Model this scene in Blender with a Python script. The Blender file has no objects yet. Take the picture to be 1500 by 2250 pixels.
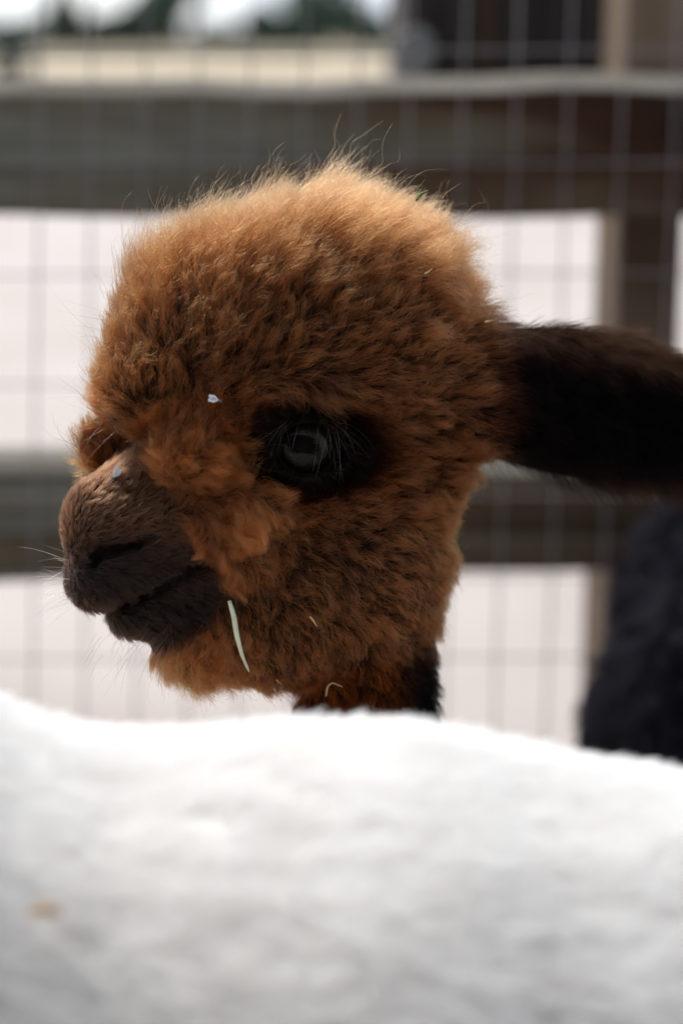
import bpy, math, random
import numpy as np
from mathutils import Vector, Matrix
from mathutils.kdtree import KDTree
R = math.radians
rng = np.random.default_rng(7)
random.seed(7)
scene = bpy.context.scene
col = scene.collection

# ------------------------------------------------------------------ camera, sky, sun, exposure
FPX = 5100.0                    # focal length in pixels of the 1500 x 2250 photograph
TILT = math.atan((1125 - 95) / FPX)
CAM = np.array([0.0, 0.0, 1.06])
FWD = np.array([0.0, math.cos(TILT), -math.sin(TILT)])
UPV = np.array([0.0, math.sin(TILT), math.cos(TILT)])
RGT = np.array([1.0, 0.0, 0.0])
HEAD_D = 1.31                   # distance of the head's middle plane
FOCUS = 1.262
cd = bpy.data.cameras.new('camera')
cam = bpy.data.objects.new('camera', cd); col.objects.link(cam)
cam.location = CAM; cam.rotation_euler = (math.pi / 2 - TILT, 0, 0)
cd.sensor_fit = 'HORIZONTAL'; cd.sensor_width = 24.0; cd.lens = FPX / 1500 * 24.0
cd.clip_start = 0.05; cd.clip_end = 6000
cd.dof.use_dof = True; cd.dof.focus_distance = FOCUS
cd.dof.aperture_fstop = cd.lens / 25.0
scene.camera = cam

SUN_EL, SUN_AZ = 52.0, -48.0    # azimuth clockwise from +Y (away from the camera); negative is to the left
world = bpy.data.worlds.new('World'); scene.world = world; world.use_nodes = True
wn = world.node_tree.nodes; wl = world.node_tree.links
sky = wn.new('ShaderNodeTexSky'); sky.sky_type = 'NISHITA'; sky.sun_disc = False
sky.sun_elevation = R(SUN_EL); sky.sun_rotation = R(SUN_AZ)
sky.air_density = 1.0; sky.dust_density = 0.9; sky.ozone_density = 1.0
bg = wn['Background']; bg.inputs['Strength'].default_value = 0.15
# thin bright cloud over the whole sky, with gaps of blue
wt = wn.new('ShaderNodeTexCoord'); wm = wn.new('ShaderNodeMapping'); wm.inputs['Scale'].default_value = (1, 1, 2.5)
wz = wn.new('ShaderNodeTexNoise'); wz.inputs['Scale'].default_value = 3.0; wz.inputs['Detail'].default_value = 6
wr = wn.new('ShaderNodeMapRange'); wr.inputs['From Min'].default_value = 0.35; wr.inputs['From Max'].default_value = 0.6
wr.inputs['To Min'].default_value = 0.55; wr.inputs['To Max'].default_value = 0.95
wx = wn.new('ShaderNodeMixRGB'); wx.inputs['Color2'].default_value = (4.1, 4.5, 5.1, 1)
wl.new(wt.outputs['Generated'], wm.inputs['Vector']); wl.new(wm.outputs['Vector'], wz.inputs['Vector'])
wl.new(wz.outputs['Fac'], wr.inputs['Value']); wl.new(wr.outputs['Result'], wx.inputs['Fac'])
wl.new(sky.outputs['Color'], wx.inputs['Color1']); wl.new(wx.outputs['Color'], bg.inputs['Color'])
sd = bpy.data.lights.new('sun', 'SUN'); sd.energy = 2.3; sd.angle = R(10.0); sd.color = (1.0, 0.95, 0.87)
sun = bpy.data.objects.new('sun', sd); col.objects.link(sun)
sdir = Vector((math.sin(R(SUN_AZ)) * math.cos(R(SUN_EL)), math.cos(R(SUN_AZ)) * math.cos(R(SUN_EL)), math.sin(R(SUN_EL))))
sun.rotation_euler = sdir.to_track_quat('Z', 'Y').to_euler(); sun.location = (0, 0, 12)
vs = scene.view_settings
vs.view_transform = 'Standard'; vs.look = 'None'; vs.gamma = 1.0; vs.use_curve_mapping = False
vs.exposure = 1.14
cy = scene.cycles
cy.use_denoising = True; cy.max_bounces = 10; cy.diffuse_bounces = 8; cy.glossy_bounces = 4
cy.transmission_bounces = 8; cy.use_adaptive_sampling = False; cy.sample_clamp_indirect = 6.0; cy.caustics_reflective = False; cy.caustics_refractive = False
scene.cycles_curves.shape = 'RIBBONS'; scene.cycles_curves.subdivisions = 2

# ------------------------------------------------------------------ helpers
def ray(u, v):
    return FWD + (u - 750) / FPX * RGT - (v - 1125) / FPX * UPV
def at_depth(u, v, d): return CAM + d * ray(u, v)
def on_y(u, v, y):
    r = ray(u, v); return CAM + r * (y / r[1])
def on_ground(u, v, z=0.0):
    r = ray(u, v); return CAM + r * ((z - CAM[2]) / r[2])

def tag(o, label=None, cat=None, group=None, kind=None):
    if label: o['label'] = label
    if cat: o['category'] = cat
    if group: o['group'] = group
    if kind: o['kind'] = kind
    return o
def empty(name, loc=(0, 0, 0)):
    o = bpy.data.objects.new(name, None); o.empty_display_size = 0.1
    col.objects.link(o); o.location = Vector([float(c) for c in loc]); return o
def link(name, data, parent=None, origin=None):
    o = bpy.data.objects.new(name, data); col.objects.link(o)
    if parent is not None: o.parent = parent
    if origin is not None: o.location = Vector([float(c) for c in origin])
    return o
def mesh_obj(name, verts, faces, mat, parent=None, origin=(0, 0, 0), smooth=False):
    """verts in world space; origin in world space; parent is an empty or mesh with location only"""
    v = np.asarray(verts, dtype=np.float64) - np.asarray(origin, dtype=np.float64)
    me = bpy.data.meshes.new(name); me.from_pydata(v.tolist(), [], [list(map(int, f)) for f in faces])
    me.materials.append(mat)
    if smooth:
        me.polygons.foreach_set('use_smooth', np.ones(len(me.polygons), dtype=bool))
    me.update()
    loc = np.asarray(origin, dtype=np.float64)
    if parent is not None: loc = loc - wloc(parent)
    return link(name, me, parent, loc)
def wloc(o):
    p = np.zeros(3)
    while o is not None:
        p += np.array(o.location); o = o.parent
    return p

def box(c, size, ax=None):
    """8 verts, 6 faces; ax: three axes as rows"""
    ax = np.eye(3) if ax is None else np.asarray(ax)
    h = np.array(size) / 2
    vs_ = [np.asarray(c) + (sx * h[0]) * ax[0] + (sy * h[1]) * ax[1] + (sz * h[2]) * ax[2]
           for sx in (-1, 1) for sy in (-1, 1) for sz in (-1, 1)]
    fs = [(0, 1, 3, 2), (4, 6, 7, 5), (0, 4, 5, 1), (2, 3, 7, 6), (0, 2, 6, 4), (1, 5, 7, 3)]
    return vs_, fs
def tube(pts, rad, n=8, cap=True):
    pts = np.asarray(pts, float); rad = np.broadcast_to(np.asarray(rad, float), (len(pts),))
    V, F = [], []
    T = np.gradient(pts, axis=0); T /= np.linalg.norm(T, axis=1, keepdims=True) + 1e-12
    ref = np.array([0.0, 0, 1]) if abs(T[0][2]) < 0.9 else np.array([1.0, 0, 0])
    for i in range(len(pts)):
        b = np.cross(T[i], ref); b /= np.linalg.norm(b) + 1e-12
        c = np.cross(b, T[i])
        for k in range(n):
            a = 2 * math.pi * k / n
            V.append(pts[i] + rad[i] * (math.cos(a) * b + math.sin(a) * c))
    for i in range(len(pts) - 1):
        for k in range(n):
            F.append((i * n + k, i * n + (k + 1) % n, (i + 1) * n + (k + 1) % n, (i + 1) * n + k))
    if cap:
        F.append(tuple(range(n))[::-1]); F.append(tuple((len(pts) - 1) * n + k for k in range(n)))
    return V, F
def bevel(o, w=0.004, seg=2):
    m = o.modifiers.new('bevel', 'BEVEL'); m.width = w; m.segments = seg; m.limit_method = 'ANGLE'
    return o

# ------------------------------------------------------------------ materials
def mat_new(name):
    m = bpy.data.materials.new(name); m.use_nodes = True
    nt = m.node_tree; return m, nt.nodes, nt.links, nt.nodes['Principled BSDF']
def ramp(n, stops):
    r = n.new('ShaderNodeValToRGB'); e = r.color_ramp.elements
    while len(e) > 1: e.remove(e[-1])
    e[0].position = stops[0][0]; e[0].color = (*stops[0][1], 1)
    for p, c in stops[1:]:
        x = e.new(p); x.color = (*c, 1)
    return r
def noise_mat(name, stops, scale=5.0, detail=6.0, rough=0.8, stretch=(1, 1, 1), bump=0.0, bscale=40.0, coords='Object', distort=0.0):
    m, n, l, b = mat_new(name)
    tc = n.new('ShaderNodeTexCoord'); mp = n.new('ShaderNodeMapping'); mp.inputs['Scale'].default_value = stretch
    l.new(tc.outputs[coords], mp.inputs['Vector'])
    nz = n.new('ShaderNodeTexNoise'); nz.inputs['Scale'].default_value = scale; nz.inputs['Detail'].default_value = detail
    nz.inputs['Distortion'].default_value = distort
    l.new(mp.outputs['Vector'], nz.inputs['Vector'])
    r = ramp(n, stops); l.new(nz.outputs['Fac'], r.inputs['Fac']); l.new(r.outputs['Color'], b.inputs['Base Color'])
    b.inputs['Roughness'].default_value = rough
    if bump:
        nb = n.new('ShaderNodeTexNoise'); nb.inputs['Scale'].default_value = bscale; nb.inputs['Detail'].default_value = 8
        l.new(mp.outputs['Vector'], nb.inputs['Vector'])
        bp = n.new('ShaderNodeBump'); bp.inputs['Strength'].default_value = bump; bp.inputs['Distance'].default_value = 0.01
        l.new(nb.outputs['Fac'], bp.inputs['Height']); l.new(bp.outputs['Normal'], b.inputs['Normal'])
    return m
def plain_mat(name, c, rough=0.6, metal=0.0, spec=0.5):
    return noise_mat_c(name, c, rough, metal, spec)
def noise_mat_c(name, c, rough, metal, spec):
    m = noise_mat(name, [(0.3, tuple(x * 0.8 for x in c)), (0.7, tuple(min(1, x * 1.15) for x in c))], scale=30, rough=rough)
    b = m.node_tree.nodes['Principled BSDF']; b.inputs['Metallic'].default_value = metal
    b.inputs['Specular IOR Level'].default_value = spec
    return m
def hair_mat(name, rough=0.35, rrough=0.5, tip=1.35, root=0.75, diffuse=False, ior=1.55):
    """fur: colour from the per-strand attribute fur_color, scaled from darker root to lighter tip"""
    m, n, l, b = mat_new(name)
    out = n['Material Output']
    at = n.new('ShaderNodeAttribute'); at.attribute_name = 'fur_color'
    hi = n.new('ShaderNodeHairInfo')
    mr = n.new('ShaderNodeMapRange'); mr.inputs['To Min'].default_value = root; mr.inputs['To Max'].default_value = tip
    l.new(hi.outputs['Intercept'], mr.inputs['Value'])
    mx = n.new('ShaderNodeVectorMath'); mx.operation = 'SCALE'
    l.new(at.outputs['Color'], mx.inputs[0]); l.new(mr.outputs['Result'], mx.inputs['Scale'])
    if diffuse:
        n.remove(b)
        d = n.new('ShaderNodeBsdfDiffuse'); t = n.new('ShaderNodeBsdfTranslucent'); s = n.new('ShaderNodeMixShader')
        s.inputs[0].default_value = 0.35
        l.new(mx.outputs[0], d.inputs['Color']); l.new(mx.outputs[0], t.inputs['Color'])
        l.new(d.outputs[0], s.inputs[1]); l.new(t.outputs[0], s.inputs[2]); l.new(s.outputs[0], out.inputs['Surface'])
    else:
        n.remove(b)
        h = n.new('ShaderNodeBsdfHairPrincipled'); h.model = 'CHIANG'; h.parametrization = 'COLOR'
        l.new(mx.outputs[0], h.inputs['Color'])
        h.inputs['Roughness'].default_value = rough; h.inputs['Radial Roughness'].default_value = rrough
        ia = n.new('ShaderNodeMath'); ia.operation = 'ADD'; ia.inputs[1].default_value = 1.0
        l.new(at.outputs['Alpha'], ia.inputs[0]); l.new(ia.outputs[0], h.inputs['IOR'])
        d = n.new('ShaderNodeBsdfDiffuse'); l.new(mx.outputs[0], d.inputs['Color'])
        fm = n.new('ShaderNodeMapRange'); fm.inputs['From Min'].default_value = 0.10; fm.inputs['From Max'].default_value = 0.40
        fm.inputs['To Min'].default_value = 0.04; fm.inputs['To Max'].default_value = 1.0
        l.new(at.outputs['Alpha'], fm.inputs['Value'])
        ms = n.new('ShaderNodeMixShader'); l.new(fm.outputs['Result'], ms.inputs[0]); l.new(d.outputs[0], ms.inputs[1]); l.new(h.outputs[0], ms.inputs[2])
        l.new(ms.outputs[0], out.inputs['Surface'])
    return m

M = {}
M['sand'] = noise_mat('pale_sand', [(0.25, (0.25, 0.205, 0.170)), (0.5, (0.33, 0.285, 0.255)), (0.75, (0.385, 0.34, 0.315))], scale=0.9, detail=8, rough=0.95, bump=0.6, bscale=25)
M['field'] = noise_mat('dry_grass_field', [(0.3, (0.24, 0.185, 0.11)), (0.6, (0.31, 0.25, 0.165)), (0.8, (0.25, 0.22, 0.12))], scale=0.05, detail=8, rough=0.95, bump=0.6, bscale=3)
M['wire'] = plain_mat('galvanised_wire', (0.23, 0.21, 0.21), 0.6, 0.2)
M['bark'] = noise_mat('bark', [(0.3, (0.05, 0.04, 0.03)), (0.7, (0.12, 0.09, 0.07))], scale=3, stretch=(1, 1, 0.2), bump=0.5)
M['leaf_dark'] = noise_mat('conifer_needles', [(0.3, (0.012, 0.025, 0.012)), (0.7, (0.03, 0.05, 0.02))], scale=0.8)
M['leaf_mid'] = noise_mat('broad_leaves', [(0.3, (0.02, 0.045, 0.028)), (0.7, (0.045, 0.08, 0.045))], scale=0.6)
M['leaf_grey'] = noise_mat('greyish_leaves', [(0.3, (0.03, 0.048, 0.04)), (0.7, (0.06, 0.08, 0.065))], scale=0.6)
M['shed'] = noise_mat('dark_stained_planks', [(0.3, (0.010, 0.006, 0.005)), (0.7, (0.030, 0.017, 0.010))], scale=3, stretch=(4, 4, 0.4), bump=0.4)
M['shed_brown'] = noise_mat('brown_stained_plank', [(0.3, (0.030, 0.015, 0.007)), (0.7, (0.075, 0.036, 0.016))], scale=3, stretch=(4, 4, 0.4), bump=0.4)
M['shed_grey'] = noise_mat('weathered_bracket', [(0.3, (0.10, 0.10, 0.095)), (0.7, (0.2, 0.2, 0.19))], scale=12)
M['post'] = noise_mat('weathered_post', [(0.3, (0.10, 0.065, 0.038)), (0.7, (0.22, 0.15, 0.095))], scale=4, stretch=(5, 5, 0.5), bump=0.5)
M['eye'] = None
def rail_mat(name, warm, seed, bias):
    """weathered board: grey-olive where old, dark brown oil stain spreading along it, round knots"""
    m, n, l, b = mat_new(name)
    tc = n.new('ShaderNodeTexCoord')
    mp = n.new('ShaderNodeMapping'); mp.inputs['Scale'].default_value = (0.9, 6, 6); mp.inputs['Location'].default_value = (seed, seed * 2, 0)
    l.new(tc.outputs['Object'], mp.inputs['Vector'])
    nz = n.new('ShaderNodeTexNoise'); nz.inputs['Scale'].default_value = 2.2; nz.inputs['Detail'].default_value = 5
    l.new(mp.outputs['Vector'], nz.inputs['Vector'])
    sx = n.new('ShaderNodeSeparateXYZ'); l.new(tc.outputs['Object'], sx.inputs[0])
    ma = n.new('ShaderNodeMath'); ma.operation = 'MULTIPLY_ADD'; ma.inputs[1].default_value = bias; ma.inputs[2].default_value = 0.0
    l.new(sx.outputs['X'], ma.inputs[0])
    ad = n.new('ShaderNodeMath'); ad.operation = 'ADD'; l.new(nz.outputs['Fac'], ad.inputs[0]); l.new(ma.outputs[0], ad.inputs[1])
    r = ramp(n, [(0.30, (0.165, 0.165, 0.135)), (0.47, (0.105, 0.080, 0.050)), (0.58, warm), (0.80, tuple(c * 0.35 for c in warm))])
    l.new(ad.outputs[0], r.inputs['Fac'])
    g = n.new('ShaderNodeTexNoise'); g.inputs['Scale'].default_value = 6; g.inputs['Detail'].default_value = 6
    mp2 = n.new('ShaderNodeMapping'); mp2.inputs['Scale'].default_value = (1.2, 30, 30); l.new(tc.outputs['Object'], mp2.inputs['Vector'])
    l.new(mp2.outputs['Vector'], g.inputs['Vector'])
    mr = n.new('ShaderNodeMapRange'); mr.inputs['From Min'].default_value = 0.3; mr.inputs['From Max'].default_value = 0.7
    mr.inputs['To Min'].default_value = 0.65; mr.inputs['To Max'].default_value = 1.25
    l.new(g.outputs['Fac'], mr.inputs['Value'])
    mx = n.new('ShaderNodeVectorMath'); mx.operation = 'SCALE'; l.new(r.outputs['Color'], mx.inputs[0]); l.new(mr.outputs['Result'], mx.inputs['Scale'])
    l.new(mx.outputs[0], b.inputs['Base Color'])
    b.inputs['Roughness'].default_value = 0.85; b.inputs['Specular IOR Level'].default_value = 0.2
    bp = n.new('ShaderNodeBump'); bp.inputs['Strength'].default_value = 0.5; bp.inputs['Distance'].default_value = 0.003
    l.new(g.outputs['Fac'], bp.inputs['Height']); l.new(bp.outputs['Normal'], b.inputs['Normal'])
    return m

# ------------------------------------------------------------------ ground and field
def sheet(name, x0, x1, y0, y1, z, mat, nx, ny, amp=0.0):
    X, Y = np.meshgrid(np.linspace(x0, x1, nx), np.linspace(y0, y1, ny))
    Z = z + amp * (np.sin(X * 1.7 + 1.3) * np.cos(Y * 1.3) + 0.5 * np.sin(X * 4.1 + Y * 3.3))
    V = np.stack([X, Y, Z], -1).reshape(-1, 3)
    F = [(j * nx + i, j * nx + i + 1, (j + 1) * nx + i + 1, (j + 1) * nx + i) for j in range(ny - 1) for i in range(nx - 1)]
    o = mesh_obj(name, V, F, mat, smooth=True); o['kind'] = 'structure'; return o
sheet('field', -2500, 2500, -2000, 3000, -0.12, M['field'], 40, 40)
sheet('sandy_ground', -14, 14, -8, 19, 0.0, M['sand'], 90, 90, 0.012)

# ------------------------------------------------------------------ trees
def leaf_crown(pts, size, seed):
    r = np.random.default_rng(seed); n = len(pts)
    d1 = r.normal(size=(n, 3)); d1 /= np.linalg.norm(d1, axis=1, keepdims=True)
    d2 = np.cross(d1, r.normal(size=(n, 3))); d2 /= np.linalg.norm(d2, axis=1, keepdims=True)
    s = size * r.uniform(0.6, 1.4, (n, 1))
    V = np.stack([pts - d1 * s, pts + d2 * s * 0.5, pts + d1 * s, pts - d2 * s * 0.5], 1).reshape(-1, 3)
    return V, np.arange(4 * n).reshape(n, 4)
def tree(name, base, h, w, kind, label, cat, seed, group=None):
    r = np.random.default_rng(seed)
    o = empty(name, base); tag(o, label, cat, group)
    base = np.asarray(base, float)
    if kind == 'conifer':
        tv, tf = tube([base, base + [0, 0, h * 0.5], base + [0, 0, h * 0.97]], [h * 0.028, h * 0.018, h * 0.004])
        n = 2600; t = r.uniform(0.06, 1, n) ** 1.2
        rad = (1 - t) * w / 2 * (0.65 + 0.5 * np.abs(np.sin(t * 34))) + 0.02 * w
        a = r.uniform(0, 2 * math.pi, n); q = np.sqrt(r.uniform(0.1, 1, n))
        P = base + np.stack([np.cos(a) * rad * q, np.sin(a) * rad * q, t * h - 0.06 * h * q * (1 - t)], -1)
        cv, cf = leaf_crown(P, h * 0.055, seed); m = M['leaf_dark']
    else:
        limbs = [tube([base, base + [0, 0, h * 0.35], base + [w * .04, 0, h * 0.6]], [h * 0.04, h * 0.03, h * 0.015])]
        cl = []
        for i in range(13):
            a = r.uniform(0, 2 * math.pi); q = math.sqrt(r.uniform(0, 1)); z = r.uniform(0.12, 0.86)
            rr = w * 0.5 * math.sqrt(max(0.05, 1 - ((z - 0.5) / 0.5) ** 2)) * 0.75
            c = base + np.array([math.cos(a) * q * rr, math.sin(a) * q * rr, z * h])
            cl.append((c, w * r.uniform(0.13, 0.22)))
            limbs.append(tube([base + [0, 0, h * r.uniform(0.2, 0.4)], c], [h * 0.014, h * 0.004], 5))
        tv, tf = [], []
        for v_, f_ in limbs:
            k = len(tv); tv += list(v_); tf += [tuple(i + k for i in f) for f in f_]
        P = []
        for c, s in cl:
            d = r.normal(size=(260, 3)); d /= np.linalg.norm(d, axis=1, keepdims=True)
            P.append(c + d * s * r.uniform(0.45, 1.0, (260, 1)) * [1.1, 1.1, 0.85])
        cv, cf = leaf_crown(np.concatenate(P), h * 0.075, seed); m = M['leaf_grey'] if kind == 'grey' else M['leaf_mid']
    mesh_obj('trunk', tv, tf, M['bark'], o, base)
    mesh_obj('crown', cv, cf, m, o, base)
    return o
TD = 300.0
def tree_px(name, u, vtop, wpx, kind, label, cat, seed, d=TD, group=None):
    b = on_ground(u, 95 + (CAM[2] + .12) / d * FPX, -0.12)
    sc = b[1] / FPX
    vb = 95 + (CAM[2] + .12) / d * FPX
    return tree(name, b, (vb - vtop) * sc, wpx * sc, kind, label, cat, seed, group)
tree_px('conifer_tree', 142, -45, 190, 'conifer', 'small dark conical conifer standing alone at the far edge of the field', 'tree', 3)
tree_px('tall_tree', 388, -260, 230, 'round', 'tall dark tree rising past all the others beyond the field', 'tree', 4, d=280)
tree_px('broad_tree', 712, -45, 300, 'round', 'broad rounded green tree at the field edge near the shed', 'tree', 5)
tree_px('broad_tree', 600, 0, 170, 'round', 'lower round tree half hidden by the broad rounded tree', 'tree', 6, d=310)
GB = 'low shrubs along the field edge'
for i, (u, vt, w) in enumerate([(40, 44, 160), (215, 30, 150), (290, 18, 150), (345, 22, 130), (470, 46, 150), (545, 54, 130), (830, 36, 120), (905, 45, 120), (-60, 36, 160)]):
    tree_px('shrub', u, vt, w, 'grey' if i % 2 else 'round', 'low shrub in the dark row along the far field edge', 'shrub', 20 + i, d=320, group=GB)
tree_px('bush', 18, 84, 100, 'grey', 'greyish bush growing in the open field before the far trees', 'bush', 40, d=60)

# ------------------------------------------------------------------ fence: rails, posts, welded wire
FY = 2.30
F0 = on_ground(750, 2400); fence = empty('wire_fence', (0, FY + 0.05, 0))
tag(fence, 'weathered timber rail fence covered with square welded wire mesh', 'fence')
def rail(u0, vt0, vb0, u1, vt1, vb1, y, th, mat, ch=0.006):
    A, B, C_, D_ = on_y(u0, vt0, y), on_y(u1, vt1, y), on_y(u1, vb1, y), on_y(u0, vb0, y)
    # extend both ways along the board
    dt, db = (B - A), (C_ - D_)
    A, B = A - dt * 1.2, B + dt * 1.2; D_, C_ = D_ - db * 1.2, C_ + db * 1.2
    n = 40
    V, Fc = [], []
    for i in range(n):
        t = i / (n - 1)
        top = A * (1 - t) + B * t; bot = D_ * (1 - t) + C_ * t
        wob = 0.0022 * math.sin(t * 31 + vt0) + 0.0016 * math.sin(t * 77 + vb0)
        top = top + [0, 0, wob]; bot = bot + [0, 0, 0.0018 * math.sin(t * 43 + vt0)]
        V += [top + [0, 0, -ch], top + [0, ch * 1.6, 0], top + [0, th, 0.0], bot + [0, th, 0.0], bot]
    for i in range(n - 1):
        for k in range(5):
            Fc.append((i * 5 + k, (i + 1) * 5 + k, (i + 1) * 5 + (k + 1) % 5, i * 5 + (k + 1) % 5))
    Fc += [(0, 1, 2, 3, 4), tuple((n - 1) * 5 + k for k in (4, 3, 2, 1, 0))]
    o = mesh_obj('rail', V, Fc, mat, fence, (A + B + C_ + D_) / 4)
    o.data.materials.append(M['lightened'])
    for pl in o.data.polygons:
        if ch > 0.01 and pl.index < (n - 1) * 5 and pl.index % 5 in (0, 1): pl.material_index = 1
    return bevel(o, 0.005)
M['lightened'] = noise_mat('painted_lit_rail_edge', [(0.3, (0.10, 0.085, 0.065)), (0.7, (0.20, 0.18, 0.15))], scale=3, stretch=(1, 10, 10), rough=0.9)  # paler colour paints the light falling on the rails' top edges
M['rail_a'] = rail_mat('rail_top', (0.045, 0.019, 0.009), 1.3, 0.60)
M['rail_b'] = rail_mat('rail_second', (0.068, 0.036, 0.019), 4.1, 0.45)
M['rail_c'] = rail_mat('rail_low', (0.080, 0.052, 0.030), 7.7, 0.25)
M['rail_d'] = rail_mat('rail_lowest', (0.05, 0.029, 0.019), 9.2, 0.25)
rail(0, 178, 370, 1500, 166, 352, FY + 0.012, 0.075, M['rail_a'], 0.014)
rail(0, 364, 474, 1500, 346, 478, FY + 0.006, 0.040, M['rail_b'])
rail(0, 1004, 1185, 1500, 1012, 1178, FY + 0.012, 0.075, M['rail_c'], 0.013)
rail(0, 1179, 1282, 1500, 1172, 1248, FY + 0.006, 0.040, M['rail_d'])
rail(0, 1900, 2060, 1500, 1900, 2060, FY + 0.012, 0.06, M['rail_c'])
def post(u_top, u_bot, w, d, y, rot, top_z=1.62):
    T = on_y(u_top, 0, y); B = on_y(u_bot, 1500, y)
    sl = (T[0] - B[0]) / (T[2] - B[2])
    x0 = B[0] - sl * B[2]; x1 = x0 + sl * top_z
    ax = [np.array([math.cos(rot), math.sin(rot), 0]), np.array([-math.sin(rot), math.cos(rot), 0])]
    V = []
    for (x, z) in ((x0 - sl * 0.3, -0.3), (x0 + sl * .6, .6), (x1, top_z)):
        for sx, sy in ((-1, -1), (1, -1), (1, 1), (-1, 1)):
            V.append(np.array([x, y, z]) + ax[0] * sx * w / 2 + ax[1] * sy * d / 2)
    Fc = [(0, 3, 2, 1), (8, 9, 10, 11)]
    for j in range(2):
        for k in range(4):
            Fc.append((j * 4 + k, j * 4 + (k + 1) % 4, (j + 1) * 4 + (k + 1) % 4, (j + 1) * 4 + k))
    return bevel(mesh_obj('post', V, Fc, M['post'], fence, (x0, y, 0)), 0.006)
post(1424, 1366, 0.072, 0.075, FY + 0.14, R(13))
post(-1690, -1660, 0.074, 0.08, FY + 0.14, R(8)); post(3215, 3180, 0.074, 0.08, FY + 0.14, R(-6))
# welded wire
def wire(p, q, r=0.0016):
    n = 7
    pts = [np.asarray(p) * (1 - t) + np.asarray(q) * t for t in np.linspace(0, 1, n)]
    pts = [c + [0.0012 * math.sin(i * 2.1 + p[0] * 40), 0, 0.0008 * math.sin(i * 1.7 + p[2] * 30)] for i, c in enumerate(pts)]
    V, Fc = tube(pts, r, 6)
    mesh_obj('wire', V, Fc, M['wire'], fence, pts[0], True)
for k in range(-22, 26):
    u0 = 85 + 116.2 * k
    lean = -0.010 - 0.030 * (u0 - 85) / 1300
    p = on_y(u0 - lean * 300, 0, FY); q = on_y(u0 + lean * 1250, 1550, FY)
    d = (p - q) / (p[2] - q[2])
    wire(q - d * q[2], p + d * 0.30, 0.0012)
for v in (-420, -130, 112, 358, 602, 846, 1090, 1270, 1448, 1700, 1950, 2200):
    p = on_y(-2550, v + 3, FY - 0.003); q = on_y(2950, v - 4, FY - 0.003)
    wire(p, q, 0.0010)

# ------------------------------------------------------------------ raised shed behind the fence
SY = 2.62
shed = empty('timber_shed', on_y(1150, 300, SY) * [1, 1, 0])
tag(shed, 'dark brown plank shed raised on legs behind the fence', 'shed')
zf = on_y(1000, 330, SY)[2]
def px_x(u, y, v=90): return on_y(u, v, y)[0]
edges = [886, 968, 1046, 1092, 1180, 1262, 1345, 1430, 1520, 1610, 1700]
for i in range(len(edges) - 1):
    xa, xb = px_x(edges[i], SY) + 0.0015, px_x(edges[i + 1], SY) - 0.0015
    V, Fc = box(((xa + xb) / 2, SY + 0.012 - 0.004 * (i % 2), (zf + 2.0) / 2), (xb - xa, 0.022, 2.0 - zf))
    mesh_obj('plank', V, Fc, M['shed_brown'] if i == 2 else M['shed'], shed, ((xa + xb) / 2, SY, zf))
xa, xb = px_x(886, SY), px_x(1700, SY)
V, Fc = box(((xa + xb) / 2, SY + 0.42, zf - 0.02), (xb - xa + 0.02, 0.84, 0.036)); mesh_obj('floor_board', V, Fc, M['shed'], shed, (xa, SY, zf))
for x in (xa + 0.012, xb - 0.012):
    V, Fc = box((x, SY + 0.43, (zf + 2.0) / 2), (0.022, 0.80, 2.0 - zf)); mesh_obj('side_wall', V, Fc, M['shed'], shed, (x, SY, zf))
V, Fc = box(((xa + xb) / 2, SY + 0.84, (zf + 2.0) / 2), (xb - xa, 0.022, 2.0 - zf)); mesh_obj('back_wall', V, Fc, M['shed'], shed, (xa, SY, zf))
V, Fc = box(((xa + xb) / 2, SY + 0.42, 2.03), (xb - xa + 0.2, 1.1, 0.04)); mesh_obj('roof', V, Fc, M['shed_brown'], shed, (xa, SY, 2.0))
for u, yy in ((1395, SY + 0.03), (905, SY + 0.03), (1385, SY + 0.8), (895, SY + 0.8)):
    x = px_x(u, yy, 1000)
    V, Fc = box((x, yy, (zf - 0.04) / 2), (0.026, 0.04, zf - 0.036)); mesh_obj('leg', V, Fc, M['shed_brown'], shed, (x, yy, 0))
c = on_y(912, 118, SY - 0.02)
V, Fc = [], []
for k in range(20):
    a = 2 * math.pi * k / 20; rr = 0.021 * (1 + 0.12 * math.sin(2 * a + 1))
    for yy in (-0.009, 0.009):
        V.append(c + np.array([rr * math.cos(a), yy, rr * 1.5 * math.sin(a)]))
for k in range(20):
    Fc.append((2 * k, (2 * k + 2) % 40, (2 * k + 3) % 40, 2 * k + 1))
Fc += [tuple(range(0, 40, 2))[::-1], tuple(range(1, 40, 2))]
bevel(mesh_obj('bracket', V, Fc, M['shed_grey'], shed, c), 0.004)

# ------------------------------------------------------------------ unseen barn behind the camera, inferred from the eye's reflection, added for shade
M['barn'] = noise_mat('old_barn_boards', [(0.3, (0.05, 0.035, 0.025)), (0.7, (0.11, 0.08, 0.055))], scale=3, stretch=(4, 4, 0.4), bump=0.4)
barn = empty('unseen_barn', (0, -4.0, 0)); tag(barn, 'unseen open-fronted board barn behind the camera, added to shade the animals', 'barn')
for k in range(30):
    x = -4.5 + 0.3 * k + 0.15
    V, Fc = box((x, -4.0, 1.25), (0.292, 0.025, 2.5)); mesh_obj('wall_board', V, Fc, M['barn'], barn, (x, -4.0, 0))
for x in (-4.5, 4.5):
    V, Fc = box((x, -2.2, 1.22), (0.03, 3.56, 2.44)); mesh_obj('side_wall', V, Fc, M['barn'], barn, (x, -2.2, 0))
    V, Fc = box((x * 0.97, -0.5, 1.22), (0.14, 0.14, 2.44)); mesh_obj('post', V, Fc, M['barn'], barn, (x * .97, -0.5, 0))
V, Fc = box((0, -2.2, 2.52), (9.4, 3.9, 0.06)); mesh_obj('roof', V, Fc, M['barn'], barn, (0, -2.2, 2.52))

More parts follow.
